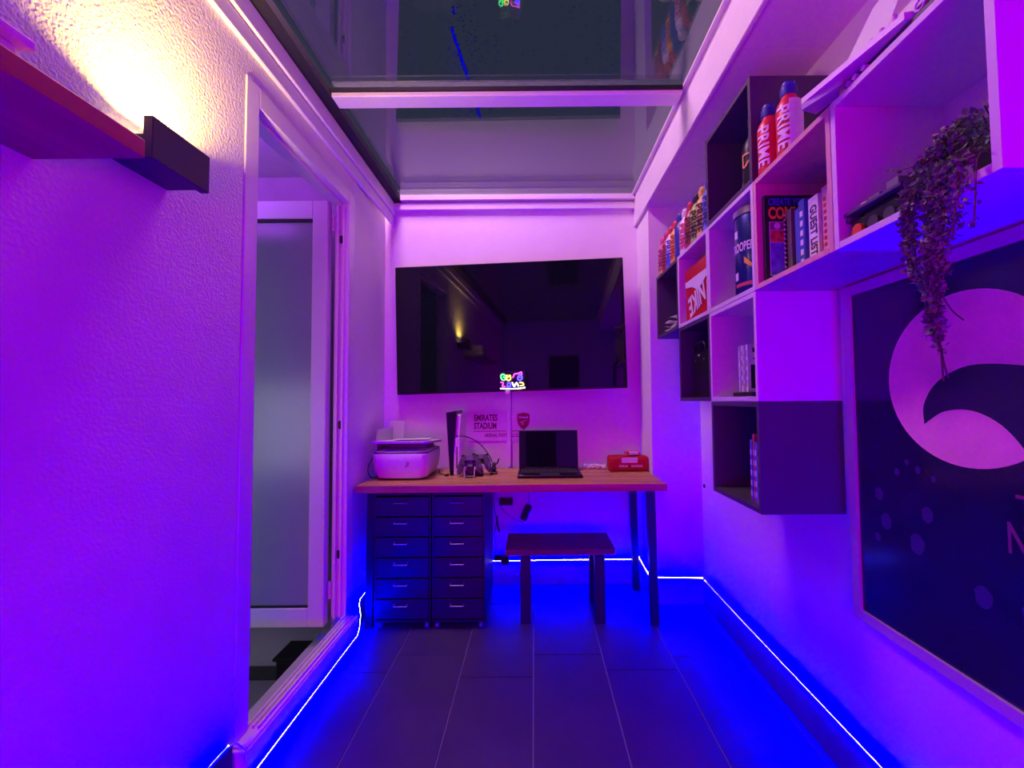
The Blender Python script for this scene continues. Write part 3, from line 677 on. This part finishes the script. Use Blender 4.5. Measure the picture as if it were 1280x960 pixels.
for k in range(12):
    u0 = .004+k*.004; wrapquad(bm, [(u0, .10-.003*k), (u0+.004, .10-.003*(k+1)), (u0+.004, .122-.0045*(k+1)), (u0, .122-.0045*k)], tx, ty, trd+.0006, 203, hb)
obj('orange_swoosh', bm, m_orange, tn)
bm = B()
for k in range(10):
    u0 = -.05+k*.008; wrapquad(bm, [(u0, .022), (u0+.008, .022), (u0+.008, .034), (u0, .034)], tx, ty, trd+.0006, 213, hb)
obj('red_band', bm, mat('red tin print', (.65, .08, .10), .4), tn)
bm = B()
for zz in (.19, .045):
    for k in range(5): wrapquad(bm, [(-.045+k*.004, zz+.004), (-.041+k*.004, zz), (-.041+k*.004, zz+.030), (-.045+k*.004, zz+.026)], tx, ty, trd+.0006, 205, hb)
obj('pale_emblem', bm, m_cream, tn)
# crumpled papers in the far dark box
hb = HS[2]+T+.0012
for i, (yy, hh, sl, lb) in enumerate([(2.16, .000, 8, 'lowest loose white leaflet in the far dark box shelf'), (2.17, .014, 14, 'second loose white leaflet in the far dark box shelf'), (2.15, .030, 20, 'third loose leaflet, curling, in the far dark box shelf'), (2.14, .050, 26, 'topmost bent leaflet in the far dark box shelf')]):
    t = B(); nx = 6
    g = [[t.verts.new((.715+.16*a/nx, yy-.11+.22*b/nx, hb+.001+hh+max(0, math.tan(R(sl*.35))*.12*(b/nx))+.010*math.sin(a*1.3+i)*math.sin(b*.9+i*2)+.010)) for b in range(nx+1)] for a in range(nx+1)]
    for a in range(nx):
        for b in range(nx): t.faces.new((g[a][b], g[a+1][b], g[a+1][b+1], g[a][b+1]))
    r_ = bmesh.ops.solidify(t, geom=t.faces[:], thickness=.0015)
    tag(obj('leaflet', t, m_cream), lb, 'leaflet', 'loose leaflets in the far dark box shelf')
t = B(); asph(t, (.76, 2.09, hb+.135), .028, 8)
for v in t.verts: v.co += Vector([random.uniform(-.007, .007) for _ in range(3)])
tag(obj('paper_ball', t, m_cream), 'crumpled paper ball on top of the loose leaflets', 'paper')
# shoe box
sb = thing('shoe_box', 'red shoe box with white lettering in a white box shelf', 'shoe box', (.82, 1.82, hb))
obj('body', abox(B(), .722, .945, 1.685, 1.955, hb, hb+.165, .001), m_red, sb)
obj('lid', abox(B(), .720, .948, 1.682, 1.958, hb+.190, hb+.245, .001), m_red, sb)
obj('white_band', abox(B(), .7205, .946, 1.684, 1.956, hb+.1651, hb+.1899), m_cream, sb)
bm = prism(B(), [(-.13, .165), (-.05, .150), (.02, .120), (.125, .165)], FACE_ROOM((.7195, 1.82, hb)), .001)
obj('white_swoosh', bm, m_cream, sb)
text('lettering', 'NIKE', .125, FACE_ROOM((.7190, 1.822, hb+.088)) @ Matrix.Rotation(R(196), 4, 'Z'), m_cream, sb, .004, sx=.68)
# black bag below
hb = HS[1]+T+.0012
bg = thing('black_bag', 'black soft bag with grey marks in the dark box shelf', 'bag', (.80, 1.83, hb))
t = B(); L = []
for z, w, d in ((0, .07, .05), (.03, .085, .055), (.09, .10, .06), (.16, .125, .065), (.205, .12, .05), (.215, .10, .03)):
    L.append([(.80+b, 1.84+a, hb+z) for a, b in rrect(w*2, d*2, d*.6)])
loft(t, L); obj('body', t, m_blackp, bg, smooth=True)
t = tube(B(), spline([(.74, 1.90, hb+.205), (.735, 1.88, hb+.235), (.735, 1.80, hb+.24), (.74, 1.78, hb+.205)], 5), .006); obj('handle', t, m_blackp, bg)
t = tube(B(), spline([(.7385, 1.90, hb+.17), (.744, 1.85, hb+.08), (.7375, 1.80, hb+.17)], 6), .003); obj('piping', t, m_grey, bg)
t = abox(B(), .7365, .7395, 1.85, 1.865, hb+.185, hb+.192); obj('badge', t, m_white, bg)
# game cases
tag(obj('black_tray', abox(B(), .755, .93, 1.44, 1.585, hb, hb+.016, .003), m_blackp), 'flat black tray under the game cases', 'tray')
cc = [((.5, .45, .6), 'back game case in the row on the black tray'), ((.72, .68, .74), 'second game case from the back, on the tray'), ((.40, .34, .5), 'third game case from the back, on the tray'), ((.78, .75, .8), 'front game case with black picture on the tray')]
for i, (c_, lb) in enumerate(cc):
    y0 = 1.541-.0165*i; g = thing('game_case', lb, 'game case', (.83, y0, hb+.0165), group='game cases on the black tray')
    obj('case', abox(B(), .765+.002*(i % 2), .900, y0, y0+.0145, hb+.0165, hb+.188, .001), mat('case', c_, .4, var=.1), g)
    t = B()
    for q in range(4): abox(t, .7645+.002*(i % 2), .7655+.002*(i % 2), y0+.005, y0+.009, hb+.036+q*.036+.006*(i % 3), hb+.060+q*.036)
    obj('spine_print', t, m_dgrey if i % 2 else m_cream, g)
    if i == 3:
        obj('cover_picture', abox(B(), .778, .898, y0-.001, y0, hb+.03, hb+.115), m_blackp, g)
        t = B()
        for q in range(4): abox(t, .785+q*.026, .805+q*.026, y0-.001, y0, hb+.160, hb+.176)
        abox(t, .785, .89, y0-.001, y0, hb+.135, hb+.139)
        obj('cover_print', t, m_dgrey, g)
# thin books in lowest box
hb = HS[0]+T+.0012
for i, (c_, w, h, lb) in enumerate([((.10, .12, .50), .013, .205, 'blue thin book, farthest in the lowest box shelf'), ((.50, .06, .10), .010, .225, 'red topped thin book, second in the lowest box shelf'), ((.14, .16, .55), .014, .200, 'blue and white thin book, third in the lowest box shelf'), ((.68, .62, .72), .013, .195, 'white thin book, nearest in the lowest box shelf')]):
    y0 = 1.392-.0150*i; g = thing('thin_book', lb, 'book', (.79, y0, hb), group='thin books in the lowest box shelf')
    obj('cover', abox(B(), .722, .870, y0, y0+w, hb, hb+h, .001), mat('cover', c_, .5, var=.15, vscale=40), g)
    t = B()
    for q in range(5): abox(t, .7212, .7225, y0+.003, y0+w-.003, hb+.02+q*.034, hb+.038+q*.034)
    obj('spine_print', t, m_cream if i != 3 else m_dgrey, g)
# comic book and books in the pinkish box
hb = HS[2]+T+.0012
cb = thing('comic_book', 'large black comic making book standing behind the other books', 'book', (.82, 1.27, hb))
m_ink = mat('black cover', (.012, .010, .018), .45)
obj('cover', abox(B(), .716, .932, 1.266, 1.278, hb, hb+.272, .0008), m_ink, cb)
yc = 1.2655
text('lettering', 'CREATE YOUR OWN', .0295, FACE_CAM((.727, yc, hb+.250)), mat('blue title', (.05, .16, .70), .5), cb, .0006, align='LEFT', sx=.66, shear=.15)
text('lettering', 'COMICS', .050, FACE_CAM((.727, yc, hb+.214)), m_orange, cb, .0022, align='LEFT', sx=.66)
obj('cover_panel', abox(B(), .729, .775, 1.2640, 1.2658, hb+.02, hb+.188), m_cream, cb)
t = abox(B(), .7305, .7735, 1.2632, 1.2641, hb+.162, hb+.186); obj('cover_picture', t, mat('dark pink picture', (.25, .02, .20), .5), cb)
t = B(); acyl(t, (.752, 1.2633, hb+.174), (.752, 1.2626, hb+.174), .010, n=14, M=None); obj('cover_burst', t, m_cream, cb)
t = abox(B(), .7305, .7735, 1.2632, 1.2641, hb+.124, hb+.160); obj('cover_picture', t, mat('orange picture', (.55, .15, .05), .5, var=.5, vscale=60), cb)
t = abox(B(), .7305, .7735, 1.2632, 1.2641, hb+.022, hb+.122); obj('cover_picture', t, mat('blue picture', (.15, .14, .62), .5, var=.4, vscale=50), cb)
def book(y0, w, x0, h, c_, lb, txt=None, ink=None, size=.03, d=.13, sx=1):
    g = thing('paperback', lb, 'book', (x0+d/2, y0+w/2, hb), group='books standing in the pinkish box shelf')
    m = mat('cover', c_, .5, var=.12, vscale=50)
    t = abox(B(), x0, x0+.0015, y0, y0+w, hb, hb+h, .0004); abox(t, x0+.0016, x0+d, y0, y0+.0012, hb, hb+h); abox(t, x0+.0016, x0+d, y0+w-.0012, y0+w, hb, hb+h)
    obj('cover', t, m, g); obj('pages', abox(B(), x0+.0016, x0+d-.003, y0+.0014, y0+w-.0014, hb+.002, hb+h-.002), m_cream, g)
    if txt: text('lettering', txt, size, SPINE((x0-.0005, y0+w/2, hb+h/2+.010)), ink, g, .0008, sx=sx)
    return g
g = book(1.232, .022, .776, .215, (.16, .17, .10), 'grey green spiral notebook in front of the black comic book')
t = B()
for q in range(14): t2 = tube(t, [(.772, 1.252, hb+.012+q*.0145), (.768, 1.255, hb+.015+q*.0145), (.772, 1.258, hb+.018+q*.0145)], .002, 5)
obj('spiral_binding', t, m_white, g)
book(1.206, .0225, .785, .205, (.08, .12, .50), 'blue spined book right of the spiral notebook', 'NOVEL' if 0 else None)
book(1.178, .0245, .780, .220, (.05, .10, .42), 'dark blue book with pale print beside the white spine', None)
g = bpy.data.objects['paperback.002']; t = B()
for q in range(6): abox(t, .7788, .7800, 1.184, 1.196, hb+.03+q*.028, hb+.046+q*.028)
obj('spine_print', t, m_cream, g)
book(1.134, .041, .790, .212, (.85, .83, .86), 'thick white book with guest list lettered down its spine', 'GUEST LIST', mat('plum ink', (.06, .005, .08), .5), .038, sx=.74)
book(1.108, .0245, .800, .225, (.72, .42, .46), 'pink book at the near end of the row', 'THE FAMILY' if 0 else None)
g = bpy.data.objects['paperback.004']; t = B()
for q in range(9): abox(t, .7988, .8000, 1.116, 1.125, hb+.04+q*.018, hb+.050+q*.018)
obj('spine_print', t, m_red, g)

# dark brick-built vehicle
vh = thing('model_vehicle', 'dark brick-built model vehicle left of the trailing plant', 'model', (.77, .87, hb))
def vb(name, m, *bs):
    t = B()
    for b_ in bs: abox(t, *b_[:6], .001)
    return obj(name, t, m, vh)
vb('body', m_blackp, (.722, .80, .80, .928, hb+.012, hb+.040), (.728, .79, .815, .90, hb+.040, hb+.054))
vb('roof_plate', mat('plum plate', (.10, .06, .13), .4), (.712, .81, .79, .940, hb+.0545, hb+.062), (.716, .80, .925, .952, hb+.040, hb+.052))
vb('roof_block', m_grey, (.730, .76, .86, .89, hb+.0622, hb+.078), (.735, .77, .82, .85, hb+.0622, hb+.090))
vb('roof_bar', m_white, (.728, .745, .893, .910, hb+.0625, hb+.074))
for yy in (.822, .862, .905):
    obj('wheel', acyl(B(), (.714, yy, hb+.0135), (.728, yy, hb+.0135), .0135, n=14), m_dgrey if yy != .905 else mat('orange lamp', (.75, .10, .02), .4), vh)
# trailing plant
pt = thing('trailing_plant', 'trailing plant spilling over the edge of the nearest white box shelf', 'plant', (.80, .70, hb))
obj('pot', lathe(B(), [(.030, 0), (.034, .004), (.040, .07), (.043, .072), (.043, .082), (.036, .082)], (.80, .69, hb), 18), m_grey, pt, smooth=True)
random.seed(11)
leaf = B(); stm = B()
def add_leaf(p, d, s):
    d = Vector(d).normalized(); u = d.orthogonal().normalized(); u = Matrix.Rotation(random.uniform(0, 6.28), 3, d) @ u; w = d.cross(u)
    p = Vector(p); vs = [p, p+d*s*.5+u*s*.32+w*s*.1, p+d*s, p+d*s*.5-u*s*.32+w*s*.1]
    q = [leaf.verts.new(v) for v in vs]; leaf.faces.new(q)
def strand(pts, dens, s, rad=.008):
    P = spline(pts, 8); tube(stm, P, .0012, 4)
    for a, b in zip(P, P[1:]):
        n = max(1, int((b-a).length*dens))
        for _ in range(n):
            q = a.lerp(b, random.random())+Vector([random.uniform(-rad, rad) for _ in range(3)])
            q.x = min(q.x, XR-.02)
            if q.x > .695: q.z = max(q.z, hb+.004)
            dd = Vector([random.uniform(-1, 1) for _ in range(3)])
            add_leaf(q, dd, s*random.uniform(.7, 1.3))
# bushy mass inside the box
for k in range(26):
    y1 = random.uniform(.64, .80); top = hb+.10+(.80-y1)*-.25+random.uniform(-.03, .03)
    strand([(.80, .69, hb+.085), (.76, (y1+.69)/2, top+.015), (.715, y1, hb+.055+random.uniform(-.03, .03)+max(0, (.74-y1))*.25)], 420, .012, .010)
strand([(.78, .70, hb+.10), (.76, .80, hb+.10), (.745, .86, hb+.118)], 200, .010, .005)
# hanging curtain
for k in range(30):
    y0 = random.uniform(.655, .775); f = (y0-.655)/.12
    ln = (.26 if .30 < f < .55 else .17) * random.uniform(.55, 1.0)
    if f > .75: ln = random.uniform(.10, .155)
    if f < .12: ln *= .7
    yb_ = y0+(.705-y0)*min(1, ln/.30)*.55
    strand([(.74, y0, hb+.05), (.694, y0, hb+.022), (.684, y0, hb-.03), (.682, (y0+yb_)/2, hb-ln*.6), (.681, yb_, hb-ln)], 430, .0105, .007)
for k in range(5):
    y0 = .690+.006*k
    strand([(.72, y0, hb+.04), (.682, y0, hb-.05), (.680, .697+.003*k, hb-.2), (.681, .693+.0035*k, hb-.285+.012*k)], 420, .011, .005)
strand([(.74, .635, hb+.03), (.694, .632, hb+.02), (.684, .632, hb-.05), (.682, .634, hb-.095)], 160, .010, .006)
tube(stm, spline([(.681, .700, hb-.19), (.680, .720, hb-.215), (.681, .712, hb-.212)], 5), .0014, 4); tube(stm, spline([(.681, .692, hb-.18), (.680, .672, hb-.215), (.681, .655, hb-.235)], 5), .0012, 4)
tube(stm, spline([(.681, .694, hb-.27), (.681, .690, hb-.30), (.681, .684, hb-.325)], 5), .0014, 4); tube(stm, spline([(.681, .694, hb-.27), (.681, .692, hb-.33)], 5), .0014, 4)
fo = obj('foliage', leaf, m_leaf, pt); fo['kind'] = 'stuff'
obj('stem', stm, m_stem, pt)
# white brick-built craft on top
ht = HS[3]+.0006
cr = thing('model_spacecraft', 'white brick-built model craft on top of the nearest box shelf', 'model', (.78, .80, ht))
def cbx(name, m, *bs, M=None):
    t = B()
    for b_ in bs: abox(t, *b_[:6], .001, M=M)
    return obj(name, t, m, cr)
cbx('hull', m_dgrey, (.715, .86, .70, .925, ht, ht+.022))
t = B(); prism(t, [(.655, .985), (.700, 1.0), (.80, .93), (.80, .74), (.705, .76)], Matrix.Translation((0, 0, ht+.024)), .014); obj('wing_plate', t, m_white, cr)
t = B(); prism(t, [(.654, .984), (.699, .999), (.712, .94), (.690, .90)], Matrix.Translation((0, 0, ht+.008)), .0155); obj('nose_block', t, mat('violet grey brick', (.40, .34, .52), .4), cr)
obj('wing_slot', abox(B(), .712, .716, .84, .945, ht+.0382, ht+.0392), m_blackp, cr)
t = B(); q = [(.722, .948, ht+.042), (.730, .845, ht+.042), (.800, .830, ht+.235), (.812, .955, ht+.235), (.758, .968, ht+.120)]
vs = [t.verts.new(p) for p in q]; f = t.faces.new(vs); bmesh.ops.solidify(t, geom=[f], thickness=.006); obj('tall_fin', t, m_white, cr)
cbx('deck', m_cream, (.722, .80, .72, .88, ht+.0385, ht+.050), (.730, .79, .70, .80, ht+.050, ht+.072))
cbx('engine_block', m_grey, (.722, .77, .66, .715, ht+.0, ht+.05), (.728, .76, .69, .73, ht+.0725, ht+.10))
for q in ((.735, .87), (.735, .845), (.735, .815), (.745, .76), (.745, .735), (.735, .705)):
    obj('stud', acyl(B(), (q[0], q[1], ht+.050), (q[0], q[1], ht+.082), .006, n=10), m_cream, cr)
for q in (.905, .885, .860): obj('stud', acyl(B(), (.705, q, ht+.012), (.7155, q, ht+.012), .006, n=10), m_cream, cr)
for q in (.79, .74): obj('ring', tube(B(), [(.7165+0*k, q+.010*math.cos(k*.7), ht+.034+.010*math.sin(k*.7)) for k in range(10)], .0022, 6), m_cream, cr)

# ------------------------------------------------------------------ framed poster on the right wall
PY0, PY1, PH0, PH1 = .57, 1.262, .520, 1.498
po = thing('framed_poster', 'large framed dark blue poster with a pale moon on the right wall', 'poster', (XR, .91, PH0))
XP = .942; FW = .030
m_pf = mat('pale lilac frame', (.50, .46, .56), .4)
obj('frame_side', abox(B(), XP, XR-.0005, PY1-FW, PY1, PH0, PH1, .001), m_pf, po)
obj('frame_side', abox(B(), XP, XR-.0005, PY0, PY0+FW, PH0, PH1, .001), m_pf, po)
obj('frame_rail', abox(B(), XP, XR-.0005, PY0+FW, PY1-FW, PH1-FW, PH1, .001), m_pf, po)
obj('frame_rail', abox(B(), XP, XR-.0005, PY0+FW, PY1-FW, PH0, PH0+FW, .001), m_pf, po)
xs = XP+.008
m_pdark = mat('deep blue poster print', (.014, .012, .06), .14, var=.35, vscale=3, spec=.6)
obj('poster_sheet', abox(B(), xs, XR-.001, PY0+FW, PY1-FW, PH0+FW, PH1-FW), m_pdark, po)
mc = (xs, .918, 1.205)
circ = [(.195*math.cos(2*math.pi*k/64), .195*math.sin(2*math.pi*k/64)) for k in range(64)]
obj('moon', prism(B(), circ, FACE_ROOM(mc), .0008), mat('pale orange moon', (.85, .55, .50), .16, var=.18, vscale=6, spec=.6), po)
# plain dark headland rising across the lower right of the moon
top = [(v.x, v.y) for v in spline([(-.098, -.105, 0), (-.098, -.06, 0), (-.070, -.012, 0), (-.020, .020, 0), (.04, .030, 0), (.14, .015, 0), (.315, -.03, 0)], 5)]
low = [(.315, -.45), (.12, -.45), (.13, -.30)]+[(v.x, v.y) for v in spline([(.135, -.205, 0), (.112, -.150, 0), (.070, -.098, 0), (.015, -.070, 0), (-.045, -.072, 0), (-.085, -.095, 0)], 5)]
obj('headland', prism(B(), top+low, FACE_ROOM((xs-.0009, .918, 1.205)), .0006), mat('dark violet print', (.014, .009, .05), .14, spec=.6), po)
text('lettering', 'THE', .060, FACE_ROOM((xs-.0016, .775, .948)), mat('faint plum print', (.20, .04, .12), .4), po, .001, ext=.0003)
text('lettering', 'NIGHTMARE', .088, FACE_ROOM((xs-.0016, .850, .880)), mat('faint plum print', (.20, .04, .12), .4), po, .001, ext=.0003, align='LEFT', sx=.6)
mr = mat('faint violet print', (.050, .022, .13), .25)
random.seed(5)
for (yy, hh, r_) in [(1.16, .90, .018), (1.14, .83, .022), (1.05, .80, .026), (1.02, .88, .02), (1.10, .97, .010), (1.07, 1.0, .008), (1.04, .985, .010), (1.00, .97, .008), (.80, .735, .04), (.90, .74, .024), (1.17, .78, .012)]:
    e = [(r_*.75*math.cos(k*math.pi/8)*(1+.12*math.sin(k*2.1)), r_*math.sin(k*math.pi/8)) for k in range(16)]
    obj('print_blob', prism(B(), e, FACE_ROOM((xs-.0002, yy, hh)), .0005), mr, po)
# ------------------------------------------------------------------ rear of the room (seen in reflections)
pf = thing('framed_picture', 'dark framed picture on the wall behind the viewpoint', 'picture', (.1, YF+.01, 1.5))
obj('frame', abox(B(), -.15, .35, YF+.0005, YF+.02, 1.2, 1.9, .003), m_black, pf); obj('print', abox(B(), -.12, .32, YF+.0205, YF+.022, 1.23, 1.87), m_dgrey, pf)
